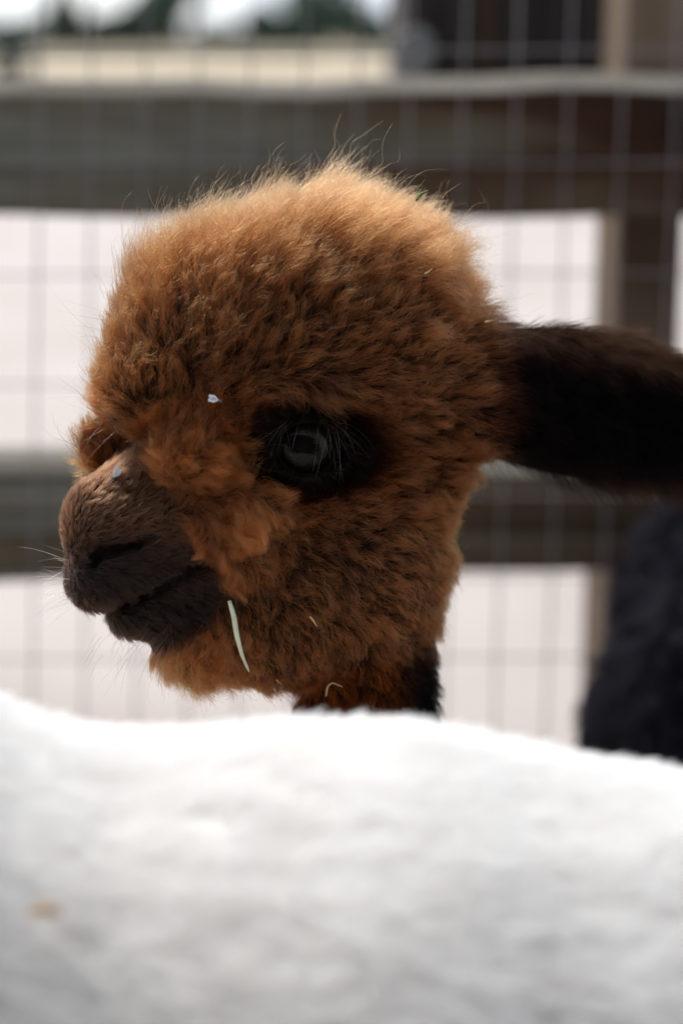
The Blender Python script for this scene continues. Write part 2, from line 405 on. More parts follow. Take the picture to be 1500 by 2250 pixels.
# ------------------------------------------------------------------ implicit surfaces (bodies) and fur
class Field:
    """smooth union / difference of ellipsoids and round cones, polygonised with surface nets"""
    def __init__(s): s.ops = []
    def ell(s, c, r, k=20., rot=None, sub=False):
        c = np.array(c, np.float32); r = np.array(r, np.float32)
        Rm = np.eye(3, dtype=np.float32) if rot is None else np.array(rot, np.float32)   # columns: ellipsoid axes
        def f(p):
            q = (p - c) @ Rm
            k0 = np.sqrt(((q / r) ** 2).sum(-1)) + 1e-6; k1 = np.sqrt(((q / (r * r)) ** 2).sum(-1)) + 1e-9
            return k0 * (k0 - 1) / k1
        m = r.max(); s.ops.append((f, c - m, c + m, k, sub)); return f
    def cone(s, a, b, ra, rb, k=20., sub=False):
        a = np.array(a, np.float32); b = np.array(b, np.float32); ab = b - a; L2 = float(ab @ ab) + 1e-9
        def f(p):
            h = np.clip(((p - a) @ ab) / L2, 0, 1)
            return np.sqrt((((p - a) - h[..., None] * ab) ** 2).sum(-1)) - (ra + (rb - ra) * h)
        m = max(ra, rb); s.ops.append((f, np.minimum(a, b) - m, np.maximum(a, b) + m, k, sub)); return f
    @staticmethod
    def mix(F, d, k, sub):
        if sub:
            h = np.clip(0.5 - 0.5 * (F + d) / k, 0, 1); return F * (1 - h) - d * h + k * h * (1 - h)
        h = np.clip(0.5 + 0.5 * (F - d) / k, 0, 1); return F * (1 - h) + d * h - k * h * (1 - h)
    def at(s, p):
        F = np.full(p.shape[:-1], 1e4, np.float32)
        for f, lo, hi, k, sub in s.ops: F = s.mix(F, f(p), k, sub)
        return F
    def grad(s, p, e):
        g = np.stack([s.at(p + d) - s.at(p - d) for d in np.eye(3, dtype=np.float32) * e], -1)
        return g / (np.linalg.norm(g, axis=-1, keepdims=True) + 1e-9)
    def polygonise(s, xs, ys, zs, e):
        ax = [np.asarray(a, np.float32) for a in (xs, ys, zs)]
        F = np.full([len(a) for a in ax], 1e4, np.float32)
        for f, lo, hi, k, sub in s.ops:
            sl = []
            for i in range(3):
                st = np.diff(ax[i]).max() * 2 + k * 1.5
                i0 = max(0, np.searchsorted(ax[i], lo[i] - st) - 1); i1 = min(len(ax[i]), np.searchsorted(ax[i], hi[i] + st) + 1)
                sl.append(slice(i0, i1))
            if any(q.stop <= q.start for q in sl): continue
            P = np.stack(np.meshgrid(ax[0][sl[0]], ax[1][sl[1]], ax[2][sl[2]], indexing='ij'), -1)
            t = tuple(sl); F[t] = s.mix(F[t], f(P), k, sub)
        S = F < 0
        nx, ny, nz = F.shape
        cnt = np.zeros((nx - 1, ny - 1, nz - 1), np.int8)
        for i in (0, 1):
            for j in (0, 1):
                for k in (0, 1):
                    cnt += S[i:nx - 1 + i, j:ny - 1 + j, k:nz - 1 + k]
        act = (cnt > 0) & (cnt < 8)
        idx = np.full(act.shape, -1, np.int64); I = np.argwhere(act); idx[act] = np.arange(len(I))
        acc = np.zeros((len(I), 3), np.float64); w = np.zeros(len(I))
        corners = [(i, j, k) for i in (0, 1) for j in (0, 1) for k in (0, 1)]
        for c0 in corners:
            for d in range(3):
                if c0[d]: continue
                c1 = list(c0); c1[d] = 1
                A = I + c0; B = I + c1
                fa = F[A[:, 0], A[:, 1], A[:, 2]]; fb = F[B[:, 0], B[:, 1], B[:, 2]]
                x = (fa < 0) != (fb < 0)
                t = np.where(x, fa / np.where(x, fa - fb, 1), 0)
                p = A.astype(float); p[:, d] += t
                acc[x] += p[x]; w[x] += 1
        acc /= w[:, None]
        V = np.stack([np.interp(acc[:, d], np.arange(len(ax[d])), ax[d]) for d in range(3)], -1).astype(np.float32)
        for _ in range(2):
            f = s.at(V); g = s.grad(V, e); V = V - (np.clip(f, -3 * e, 3 * e) * 0.8)[:, None] * g
        Q = []
        for d in range(3):
            a = [slice(None)] * 3; b = [slice(None)] * 3
            a[d] = slice(0, -1); b[d] = slice(1, None)
            ch = S[tuple(a)] != S[tuple(b)]
            E = np.argwhere(ch); inside = S[tuple(a)][ch]
            o1, o2 = [(1, 2), (2, 0), (0, 1)][d]
            ok = (E[:, o1] > 0) & (E[:, o2] > 0) & (E[:, o1] < F.shape[o1] - 1) & (E[:, o2] < F.shape[o2] - 1)
            E = E[ok]; inside = inside[ok]
            q = []
            for da, db in ((0, 0), (-1, 0), (-1, -1), (0, -1)):
                C = E.copy(); C[:, o1] += da; C[:, o2] += db
                q.append(idx[C[:, 0], C[:, 1], C[:, 2]])
            q = np.stack(q, -1); q[~inside] = q[~inside][:, ::-1]
            Q.append(q)
        Q = np.concatenate(Q); Q = Q[(Q >= 0).all(1)]
        return V, Q

def axis(lo, f0, f1, hi, fine, coarse):
    a = list(np.arange(f0, f1, fine))
    b = []; x = f0; st = fine
    while x > lo: st = min(coarse, st * 1.25); x -= st; b.append(x)
    c = []; x = a[-1]; st = fine
    while x < hi: st = min(coarse, st * 1.25); x += st; c.append(x)
    return np.array(b[::-1] + a + c)

def fast_mesh(name, V, Q, mat, parent, origin):
    me = bpy.data.meshes.new(name)
    W = (V - np.asarray(origin)).astype(np.float32)
    me.vertices.add(len(W)); me.vertices.foreach_set('co', W.ravel())
    me.loops.add(4 * len(Q)); me.loops.foreach_set('vertex_index', Q.ravel().astype(np.int32))
    me.polygons.add(len(Q)); me.polygons.foreach_set('loop_start', np.arange(0, 4 * len(Q), 4, dtype=np.int32))
    me.polygons.foreach_set('use_smooth', np.ones(len(Q), dtype=bool))
    me.materials.append(mat); me.update(calc_edges=True); me.validate()
    return link(name, me, parent, np.asarray(origin) - wloc(parent))

def sample(V, Q, n, weight=None):
    """n random points on the quads, density weighted per quad"""
    A, B, C_, D_ = V[Q[:, 0]], V[Q[:, 1]], V[Q[:, 2]], V[Q[:, 3]]
    ar = 0.5 * np.linalg.norm(np.cross(C_ - A, D_ - B), axis=1)
    if weight is not None: ar = ar * weight((A + B + C_ + D_) / 4)
    i = rng.choice(len(Q), n, p=ar / ar.sum())
    s, t = rng.random((n, 1)), rng.random((n, 1))
    return ((A[i] * (1 - s) + B[i] * s) * (1 - t) + (D_[i] * (1 - s) + C_[i] * s) * t).astype(np.float32)

def unit(x): return x / (np.linalg.norm(x, axis=-1, keepdims=True) + 1e-9)

def strands(root, nrm, comb, L, lift, wave, K=7, freq=1.5, phase=None, droop=None):
    """one strand per root; rises along the normal and bends over towards comb; returns (N,K,3)"""
    N = len(root); t = np.linspace(0, 1, K, dtype=np.float32)[None, :, None]
    lift = lift[:, None, None]; L_ = L[:, None, None]
    tang = unit(comb - (comb * nrm).sum(-1, keepdims=True) * nrm)
    n_, c_ = nrm[:, None], tang[:, None]
    up = lift * (t - 0.28 * t * t); along = (1 - lift) * t * 0.85 + 0.30 * t * t
    P = root[:, None] + L_ * (n_ * up + c_ * along)
    if droop is not None: P = P + L_ * t * t * droop[:, None]
    b = np.cross(nrm, tang)[:, None]
    ph = (rng.uniform(0, 6.283, N) if phase is None else phase).astype(np.float32)[:, None, None]
    w = wave[:, None, None] * L_ * t ** 0.8
    a = freq if np.ndim(freq) == 0 else np.asarray(freq, np.float32)[:, None, None]
    P = P + w * (b * np.sin(6.283 * a * t + ph) + (0.7 * n_ + 0.4 * c_) * (np.cos(6.283 * a * t + ph) - np.cos(ph)))
    return P.astype(np.float32)

def nearest(pts, centres):
    kd = KDTree(len(centres))
    for i, c in enumerate(centres.tolist()): kd.insert(c, i)
    kd.balance(); f = kd.find
    return np.fromiter((f(p)[1] for p in pts.tolist()), dtype=np.int64, count=len(pts))

def curves_obj(name, P, rad, colr, mat, parent, origin, gloss=0.45):
    """P (N,K,3) world; rad (N,K); colr (N,3)"""
    N, K = P.shape[:2]
    hc = bpy.data.hair_curves.new(name); hc.add_curves([K] * N)
    W = (P - np.asarray(origin, np.float64)).astype(np.float32)
    hc.attributes['position'].data.foreach_set('vector', W.ravel())
    ra = hc.attributes.get('radius') or hc.attributes.new('radius', 'FLOAT', 'POINT')
    ra.data.foreach_set('value', rad.astype(np.float32).ravel())
    ca = hc.attributes.new('fur_color', 'FLOAT_COLOR', 'CURVE')
    ca.data.foreach_set('color', np.concatenate([colr, np.broadcast_to(np.reshape(gloss, (-1, 1)), (N, 1))], 1).astype(np.float32).ravel())
    hc.materials.append(mat)
    return link(name, hc, parent, np.asarray(origin) - wloc(parent))
def taper(N, K, r0, tip=0.25):
    t = np.linspace(0, 1, K)[None]
    return np.asarray(r0).reshape(-1, 1) * np.ones((N, 1)) * (1 - (1 - tip) * t ** 1.5)
def sstep(x, a, b):
    t = np.clip((x - a) / (b - a), 0, 1); return t * t * (3 - 2 * t)
def sig(x): return 1 / (1 + np.exp(-np.clip(x, -30, 30)))
def vnoise(p, s, seed):
    """cheap smooth noise from a few random sine waves, -1..1"""
    r = np.random.default_rng(seed); o = np.zeros(len(p))
    for i in range(7):
        d = r.normal(size=3); d /= np.linalg.norm(d)
        o += np.sin(p @ d * (6.283 / s) * r.uniform(0.6, 1.6) + r.uniform(0, 6.28))
    return o / 4.0

# ------------------------------------------------------------------ brown alpaca
M['skin_brown'] = noise_mat('dark_brown_skin', [(0.3, (0.006, 0.004, 0.003)), (0.7, (0.014, 0.008, 0.005))], scale=60, rough=0.7, bump=0.3, bscale=300)
M['skin_brown'].node_tree.nodes['Principled BSDF'].inputs['Specular IOR Level'].default_value = 0.06
M['fur_brown'] = hair_mat('brown_fleece_fibre', 0.34, 0.55, 1.4, 0.45)
M['lash'] = hair_mat('lash_fibre', 0.25, 0.4, 1.0, 1.0)
YAW = R(22); SN, CS = math.sin(YAW), math.cos(YAW)
Q = HEAD_D / FPX
HO = at_depth(650, 950, HEAD_D)
EA = CS * RGT - SN * (-FWD); EB = -UPV; ES = SN * RGT + CS * (-FWD)
BAS = np.stack([EA, EB, ES])                         # rows: head axes in the world (along, down, sideways to camera)
def LC(u, v, s=0.0): return np.array([((u - 650) - s * SN) / CS, v - 950, s])
def to_world(p): return HO + Q * (np.asarray(p, np.float64) @ BAS)
def to_local(w): return ((np.asarray(w, np.float64) - HO) / Q) @ BAS.T

H = Field()
H.ell(LC(500, 815), (250, 250, 205), 60)
H.ell(LC(782, 765), (275, 290, 235), 110)
H.ell(LC(905, 960), (130, 190, 150), 90)
H.ell(LC(640, 765), (300, 258, 212), 100)
H.ell(LC(325, 868), (82, 86, 118), 50)
H.ell(LC(750, 1212), (235, 252, 182), 90)
H.ell(LC(605, 1278), (205, 226, 152), 70)
H.ell(LC(450, 1395), (105, 90, 95), 60)
for sd_ in (1, -1):
    H.ell(LC(505, 1130) * [1, 1, 0] + [-sd_ * 0, 0, sd_ * 105], (95, 105, 60), 40)       # curly cheek pads
    H.ell((LC(428, 1005, 128) if sd_ > 0 else LC(372, 985, 135)) * [1, 1, sd_], (60 if sd_ > 0 else 96, 68 if sd_ > 0 else 84, 52 if sd_ > 0 else 64), 40)
H.cone(LC(400, 1015), LC(238, 1122), 76, 68, 30)      # bridge of the nose
H.cone(LC(430, 1150), LC(252, 1175), 128, 94, 40)     # muzzle
H.cone(LC(470, 1230), LC(330, 1235), 140, 96, 40)
H.ell(LC(238, 1262), (74, 68, 80), 28)                # upper lip
H.cone(LC(450, 1330), LC(305, 1332), 92, 56, 26)      # lower jaw
EYE = LC(660, 985, 122); EYE_R = 76
for sd_ in (1, -1):
    E = EYE * [1, 1, sd_]
    H.ell(E + [25, 5, sd_ * 105], (150, 98, 62), 30, sub=True)
    H.ell(E + [8, 6, 0], (118, 100, 92), 26)
    H.ell(E + [0, 8, sd_ * 78], (88, 60, 50), 10, sub=True)
    H.ell(E, (EYE_R - 2, EYE_R - 2, EYE_R - 2), 4, sub=True)
# ears
ca, sa = math.cos(R(9)), math.sin(R(9))
EAR = []
for sd_ in (1, -1):
    c0 = LC(1360, 880, 105) * [1, 1, sd_]
    ax0 = unit(np.array([ca, sa, -0.10 * sd_])); ax1 = unit(np.array([-sa, ca, 0])); ax1 = unit(ax1 - ax0 * (ax1 @ ax0))
    rot = np.stack([ax0, ax1, np.cross(ax0, ax1)], 1)
    EAR.append((H.ell(c0, (420, 158, 34), 50, rot), c0, ax0))
    H.ell(LC(1055, 850, 120) * [1, 1, sd_], (80, 130, 62), 60)
    H.ell(c0 + [10, 4, sd_ * 34], (330, 100, 22), 16, rot, sub=True)      # hollow of the ear
# nostril and mouth, cut along the surface
def near_s(u, v, hi=420.0):
    s = np.linspace(hi, -200, 400); p = np.stack([LC(u, v, x) for x in s]).astype(np.float32)
    f = H.at(p); i = np.argmax(f < 0) if (f < 0).any() else np.argmin(f); return float(s[i])
def cut(chain, r, depth, k=6):
    pts = [LC(u, v, near_s(u, v) - depth) for u, v in chain]
    for sd_ in (1, -1):
        for i in range(len(pts) - 1):
            H.cone(pts[i] * [1, 1, sd_], pts[i + 1] * [1, 1, sd_], r[i], r[i + 1], k, sub=True)
NOSTRIL = [(352, 1180), (318, 1192), (278, 1202), (246, 1206), (232, 1228), (222, 1252)]
MOUTH = [(198, 1336), (240, 1338), (300, 1318), (370, 1282), (430, 1246), (470, 1234), (510, 1246)]
cut(NOSTRIL, [8, 15, 19, 21, 15, 8], 13)
cut(MOUTH, [8, 11, 11, 12, 13, 13, 8], 5)
HEAD_OPS = len(H.ops)
# neck, body and legs, placed in the world
NK = [to_local(p) for p in ()]
n0, n1, n2 = LC(815, 1260, -50), LC(806, 1520, -60), LC(770, 2250, -60)
H.cone(n0, n1, 140, 132, 70); H.cone(n1, n2, 132, 235, 60)
chest = to_world(n2); 
def wcone(a, b, ra, rb, k=60): H.cone(to_local(a), to_local(b), ra / Q, rb / Q, k)
rump = chest + np.array([0.42, 0.10, -0.05]); fdir = unit(np.array([0.42, 0.10, 0])); sdv = np.array([fdir[1], -fdir[0], 0])
wcone(chest, chest + [0.02, 0.03, -0.05], 0.075, 0.125, 100)
wcone(chest + [0.03, 0.04, -0.05], rump, 0.125, 0.13, 100)
for base, lean in ((chest + [0.03, 0.04, -0.1], 0.0), (rump + [0, 0, -0.06], 0.03)):
    for sgn in (1, -1):
        hip = base + sdv * sgn * 0.065
        knee = hip * [1, 1, 0] + [0, 0, 0.24] - fdir * lean * -1.0; foot = hip * [1, 1, 0] + [0, 0, 0.022] + fdir * (0.0 if lean == 0 else -0.01)
        wcone(hip, knee, 0.062, 0.030, 40); wcone(knee, foot, 0.029, 0.021, 20); wcone(foot, foot - fdir * 0.03 + [0, 0, -0.002], 0.022, 0.019, 10)
wcone(rump + fdir * .1, rump + fdir * 0.155 + [0, 0, -0.11], 0.03, 0.018, 30)
allw = np.array([to_local(p) for p in (chest * [1, 1, 0], rump * [1, 1, 0] - [0, 0, 0.02], rump + [0.2, 0.2, 0], rump - [.15, -.2, 0], chest)])
lo = np.minimum(allw.min(0) - 700, [-560, -520, -340]); hi = np.maximum(allw.max(0) + 700, [1120, 0, 340])
V, F4 = H.polygonise(axis(lo[0], -560, 760, hi[0], 7, 42), axis(lo[1], -500, 640, hi[1], 7, 42), axis(lo[2], -320, 320, hi[2], 7, 42), 2.0)
base0 = np.array([chest[0], chest[1], 0.0])
brown = empty('brown_alpaca', base0)
tag(brown, 'brown woolly young alpaca in profile with dark muzzle and black ear', 'alpaca')
fast_mesh('body', to_world(V), F4, M['skin_brown'], brown, base0)
HEADF = Field(); HEADF.ops = H.ops[:HEAD_OPS]

# ---- fleece of the brown alpaca
UB_V = [900, 950, 1000, 1100, 1180, 1240, 1290, 1350, 1400, 1440]
UB_U = [260, 318, 352, 385, 425, 470, 515, 480, 400, 300]
def regions(p, nrm):
    """masks from a point in head space; symmetric about the head's middle plane"""
    uS = p[:, 0] * CS + np.abs(p[:, 2]) * SN + 650; v = p[:, 1] + 950
    g = {}
    ub = np.interp(v, UB_V, UB_U)
    g['muz'] = sig((ub - uS) / 9) * (v > 915) * (v < 1460)
    g['muz'] = g['muz'] * (1 - sig((-p[:, 2] - 78) / 8) * sig((1085 - v) / 10))
    e = ((uS - 690) / 150) ** 2 + ((v - 990) / 106) ** 2
    g['eye'] = sig((1 - e) * 8) * (np.abs(p[:, 2]) > 60)
    ed = np.minimum(EAR[0][0](p), EAR[1][0](p))
    g['ear'] = sig((40 - ed) / 9) * sig((uS - 1062) / 10)
    g['neck'] = sig((v - 1440 - 0.25 * (850 - uS)) / 14) * sig((uS - 560) / 20) * (1 - g['muz'])
    g['body'] = (v > 1620).astype(float)
    g['curl'] = np.clip(1 - ((uS - 500) / 150) ** 2 - ((v - 1120) / 150) ** 2, 0, 1) ** 0.5 * (1 - g['muz'])
    g['tuft'] = np.clip(1 - ((uS - 470) / 90) ** 2 - ((v - 1400) / 110) ** 2, 0, 1) ** 0.5 * (1 - g['muz'])
    g['crown'] = sig((700 - v) / 45) * sig((-nrm[:, 1] - 0.35) / 0.12)
    g['uS'], g['v'] = uS, v
    return g
def style(p, nrm):
    g = regions(p, nrm); uS, v = g['uS'], g['v']
    N = len(p)
    L = np.full(N, 68.0) + 62 * g['crown'] + 14 * vnoise(p, 160, 3)
    L = L * (1 - 0.25 * sig((v - 1150) / 60)) 
    L += 48 * g['curl'] + 25 * g['tuft']
    L = L * (1 - g['eye']) + 36 * g['eye']
    L = L * (1 - g['ear']) + (70 + 50 * sig((v - 985) / 20)) * g['ear']
    mz = 20 + 12 * sstep(v, 1230, 1400) + 14 * sstep(v, 1130, 1010)
    L = L * (1 - g['muz']) + mz * g['muz']
    L = L * (1 - g['neck']) + (50 + 34 * g['body']) * g['neck']
    # fade in of the long wool behind the muzzle edge
    lift = np.full(N, 0.62) + 0.22 * g['crown'] - 0.38 * g['curl'] - 0.12 * g['tuft']
    lift = lift * (1 - g['eye']) + 0.30 * g['eye']
    lift = lift * (1 - g['ear']) + 0.36 * g['ear']
    lift = lift * (1 - g['muz']) + (0.30 + 0.2 * sstep(v, 1240, 1340)) * g['muz']
    # comb direction in the (along, down) plane
    du, dv = uS - 390, v - 1120
    c = unit(np.stack([du, dv, np.zeros(N)], -1))
    c[:, 1] += 0.55 * sig((v - 1130) / 40)
    c[:, 0] += 0.35 * sig((uS - 800) / 60)
    bw = np.exp(-((uS - 690) / 120.) ** 2 - ((v - 868) / 32.) ** 2); c[:, 1] += 1.5 * bw; L = L + 18 * bw
    cm = unit(np.stack([uS - 140, (v - 1215) * 1.0, np.zeros(N)], -1))
    ce = unit(np.stack([(uS - 655), (v - 985) * 1.2 + 25, np.zeros(N)], -1))
    cr = np.stack([np.full(N, 0.95), np.full(N, 0.22) + 0.7 * sig((v - 960) / 25), np.full(N, 0.0)], -1)
    for m_, cc in (('eye', ce), ('muz', cm), ('ear', cr)):
        c = c * (1 - g[m_][:, None]) + cc * g[m_][:, None]
    cn = np.stack([np.full(N, 0.15), np.full(N, 1.0), np.zeros(N)], -1)
    c = c * (1 - g['neck'][:, None]) + cn * g['neck'][:, None]
    c = unit(c + 1e-4)
    wave = 0.07 + 0.055 * g['curl'] + 0.04 * g['tuft'] + 0.02 * sig((v - 1100) / 60)
    wave = wave * (1 - 0.85 * np.maximum(g['muz'], np.maximum(g['eye'], g['ear'])))
    freq = 1.3 + 1.1 * g['curl'] + 0.3 * g['tuft']
    return g, L, lift, c, wave, freq
def colour(g, p, rnd):
    N = len(p)
    w = np.clip(0.5 + 0.28 * vnoise(p, 120, 11) + 0.20 * rnd, 0, 1)[:, None]
    dk, lt = np.array([0.060, 0.0145, 0.0038]), np.array([0.300, 0.079, 0.0165])
    c = dk * (1 - w) + lt * w
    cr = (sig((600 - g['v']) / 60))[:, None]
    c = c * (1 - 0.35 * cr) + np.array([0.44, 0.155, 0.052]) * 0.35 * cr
    q = np.maximum(g['curl'], g['tuft'])[:, None] * 0.6; c = c * (1 - q) + np.array([0.31, 0.090, 0.021]) * q
    lowmz = sstep(g['v'], 1150, 1260)[:, None]
    mz = np.array([0.100, 0.034, 0.014]) * (1 - lowmz) + np.array([0.016, 0.0072, 0.0047]) * lowmz
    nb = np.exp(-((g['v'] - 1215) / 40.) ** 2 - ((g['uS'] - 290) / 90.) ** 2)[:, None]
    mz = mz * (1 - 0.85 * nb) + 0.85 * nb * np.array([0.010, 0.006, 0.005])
    mz = mz * (0.8 + 0.4 * rnd[:, None] * 0.5 + 0.2)
    c = c * (1 - g['muz'][:, None]) + mz * g['muz'][:, None]
    c = c * (1 - g['eye'][:, None]) + np.array([0.0022, 0.0019, 0.0019]) * g['eye'][:, None]
    et = sig((880 + 0.16 * (g['uS'] - 1360) - 158 + 62 - g['v']) / 14)[:, None]
    ec = np.array([0.005, 0.0045, 0.0055]) * (1 - et) + np.array([0.12, 0.062, 0.036]) * et
    fr = sig((g['v'] - 1025) / 8)[:, None]; ec = ec * (1 - fr) + np.array([0.045, 0.025, 0.016]) * fr
    c = c * (1 - g['ear'][:, None]) + ec * g['ear'][:, None]
    nk = (g['neck'] * (1 - g['body']) * sig((g['uS'] - 868) / 14))[:, None]
    c = c * (1 - nk) + np.array([0.006, 0.006, 0.007]) * nk
    return np.clip(c, 0, 1)
def holes(p):
    """keep fur out of the eye opening and the nostril"""
    ok = np.ones(len(p), bool)
    for sd_ in (1, -1):
        E = EYE * [1, 1, sd_]
        ok &= ~((np.linalg.norm(p - E, axis=1) < EYE_R + 5) & (np.abs(p[:, 2]) > 120))
    ap = np.stack([p[:, 0], p[:, 1], np.abs(p[:, 2])], -1)
    for (a, b) in zip(NOSTRIL[:-1], NOSTRIL[1:]):
        A = LC(*a, 0)[:2]; B = LC(*b, 0)[:2]
        uv = np.stack([p[:, 0] + np.abs(p[:, 2]) * SN / CS, p[:, 1]], -1)
        h = np.clip(((uv - A) @ (B - A)) / ((B - A) @ (B - A)), 0, 1)
        ok &= ~((np.linalg.norm(uv - A - h[:, None] * (B - A), axis=1) < 9) & (np.abs(p[:, 2]) > 20))
    return ok
def weight(c):
    w = np.where(c[:, 2] < -90, 0.22, 1.0)
    w = np.where((c[:, 2] < -90) & (c[:, 1] < -250), 0.7, w)
    muz = (c[:, 0] < -210) & (c[:, 1] > -10) & (c[:, 1] < 480)
    w = np.where(muz & (c[:, 2] > -120), 3.0, w)
    w = np.where((c[:, 1] > 670), 0.09, w); w = np.where((c[:, 1] > 670) & (c[:, 1] < 1300), 0.3, w)
    return w
NH = 345000; K = 12
root = sample(V.astype(np.float32), F4, NH, weight)
root = root[holes(root)]; NH = len(root)
nrm = H.grad(root, 3.0).astype(np.float32)
g, L, lift, comb, wave, freq = style(root, nrm)
# two levels of locks: coarse locks share a direction and a curl, fine ones gather into points
def lockset(n_lock, dirj, lenj):
    pw = 1 - 0.72 * g['curl']; ci = rng.choice(NH, n_lock, replace=False, p=pw / pw.sum())
    cr, cn = root[ci], nrm[ci]
    jit = rng.normal(size=(n_lock, 3)).astype(np.float32)
    cc = unit(comb[ci] + dirj * jit * (1 - 0.5 * g['curl'][ci])[:, None])
    nn = unit(cn + 0.35 * dirj * rng.normal(size=(n_lock, 3)))
    ll = L[ci] * (1 + lenj * rng.normal(size=n_lock).clip(-2, 2))
    ph = np.where(g['curl'][ci] > 0.05, 5.0 * vnoise(cr, 170, 77) + rng.normal(size=n_lock) * 0.5, rng.uniform(0, 6.283, n_lock))
    P = strands(cr, nn.astype(np.float32), cc.astype(np.float32), ll.astype(np.float32), lift[ci].astype(np.float32), wave[ci].astype(np.float32), K, freq[ci], ph)
    return ci, P, ph, cc, nn, ll
c0 = lockset(4000, 0.60, 0.25); a0 = nearest(root, root[c0[0]])
c1 = lockset(22000, 0.40, 0.16); a1 = nearest(root, root[c1[0]])
lf = c0[5] / L[c0[0]]
ph = c1[2][a1] + rng.normal(size=NH) * (0.7 - 0.55 * g['curl'])
cc = unit(comb * 0.25 + c1[3][a1] * 0.45 + c0[3][a0] * 0.45 + 0.14 * rng.normal(size=(NH, 3))).astype(np.float32)
nn = unit(nrm * 0.6 + c1[4][a1] * 0.4 + 0.06 * rng.normal(size=(NH, 3))).astype(np.float32)
ll = (0.35 * L + 0.65 * c1[5][a1]) * lf[a0] * rng.uniform(0.72, 1.12, NH)
fly = rng.random(NH) < 0.035                       # stray hairs
ll = np.where(fly, ll * rng.uniform(1.1, 1.7, NH), ll)
P = strands(root, nn, cc, ll.astype(np.float32), lift.astype(np.float32), wave.astype(np.float32), K, freq, ph)
t = np.linspace(0, 1, K, dtype=np.float32)[None, :, None]
soft = np.maximum(g['muz'], np.maximum(g['eye'], g['ear']))
cl = ((0.74 + 0.26 * g['curl'] + 0.15 * g['tuft']) * (1 - 0.55 * soft) * (1 - 0.35 * g['crown']) * np.where(fly, 0.15, 1.0) * rng.uniform(0.7, 1.0, NH)).astype(np.float32)[:, None, None]
G = c1[1][a1] + 0.0 * P
G = G + (c0[1][a0] - G) * (0.55 + 0.43 * g['curl'][:, None, None].astype(np.float32)) * t ** 1.2 * (1 - soft[:, None, None].astype(np.float32))
P = P + (G - P) * cl * t ** 1.3
frz = (rng.normal(size=(NH, 1, 3)) * 0.05 + rng.normal(size=(NH, K, 3)) * 0.018).astype(np.float32)
P = P + frz * L[:, None, None].astype(np.float32) * t * (1 - 0.7 * np.maximum(soft, g['curl'])[:, None, None])
rnd = 0.6 * rng.normal(size=len(c1[0]))[a1] + 0.6 * rng.normal(size=NH)
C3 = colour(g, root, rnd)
rad = np.where(g['body'] > 0, 0.0005, 0.000074 + 0.000010 * rng.normal(size=NH).clip(-2, 2))
PW = to_world(P.reshape(-1, 3)).reshape(NH, K, 3)
curves_obj('fleece', PW, taper(NH, K, rad), C3, M['fur_brown'], brown, base0, gloss=0.34 - 0.24 * np.maximum(np.maximum(g['eye'], g['ear']), g['neck']))

# ---- eyes
def eye_mat():
    m, n, l, b = mat_new('dark_wet_eye')
    tc = n.new('ShaderNodeTexCoord'); nz = n.new('ShaderNodeTexNoise'); nz.inputs['Scale'].default_value = 90
    l.new(tc.outputs['Object'], nz.inputs['Vector'])
    r = ramp(n, [(0.35, (0.003, 0.002, 0.002)), (0.75, (0.010, 0.006, 0.004))]); l.new(nz.outputs['Fac'], r.inputs['Fac'])
    l.new(r.outputs['Color'], b.inputs['Base Color']); b.inputs['Roughness'].default_value = 0.02
    b.inputs['Specular IOR Level'].default_value = 0.10
    return m
M['eye'] = eye_mat()
def uvsphere(c, r, nu=40, nv=24, sc=(1, 1, 1)):
    Vv = [np.array(c) + r * np.array(sc) * [0, 0, 1]]
    for j in range(1, nv):
        th = math.pi * j / nv
        for i in range(nu):
            a = 2 * math.pi * i / nu
            Vv.append(np.array(c) + r * np.array(sc) * [math.sin(th) * math.cos(a), math.sin(th) * math.sin(a), math.cos(th)])
    Vv.append(np.array(c) - r * np.array(sc) * [0, 0, 1]); Ff = []
    for i in range(nu): Ff.append((0, 1 + i, 1 + (i + 1) % nu))
    for j in range(nv - 2):
        for i in range(nu):
            Ff.append((1 + j * nu + i, 1 + (j + 1) * nu + i, 1 + (j + 1) * nu + (i + 1) % nu, 1 + j * nu + (i + 1) % nu))
    k = 1 + (nv - 2) * nu; Z = len(Vv) - 1
    for i in range(nu): Ff.append((k + i, Z, k + (i + 1) % nu))
    return Vv, Ff
for sd_ in (1, -1):
    c = to_world(EYE * [1, 1, sd_]); Vv, Ff = uvsphere(c, EYE_R * Q)
    mesh_obj('eye', Vv, Ff, M['eye'], brown, c, True)
# ---- lashes and whiskers
def fibres(name, rows, radius, colr, Kp=8):
    """rows: list of (start, dir, length, sag vector) in head space"""
    t = np.linspace(0, 1, Kp)[:, None]
    P = np.stack([np.asarray(a) + np.asarray(unit(np.asarray(d, float))) * Ln * t + np.asarray(sg) * Ln * t * t for a, d, Ln, sg in rows])
    N = len(P); PW = to_world(P.reshape(-1, 3)).reshape(N, Kp, 3)
    return curves_obj(name, PW, taper(N, Kp, np.full(N, radius), 0.2), np.tile(colr, (N, 1)), M['lash'], brown, base0)
rows = []
for i in range(28):
    f = rng.uniform(-1, 1); st = EYE + [f * 66, -42 - 18 * (1 - f * f) + rng.normal() * 4, 68 + 10 * (1 - f * f)]
    rows.append((st, [f * 0.5 - 0.25 + rng.normal() * 0.3, 0.55 + rng.normal() * 0.3, 0.8], rng.uniform(60, 120), [rng.normal() * 0.15, 0.35 + rng.normal() * .15, -0.1]))
fibres('eyelashes', rows, 0.00011, (0.03, 0.03, 0.035))
rows = []
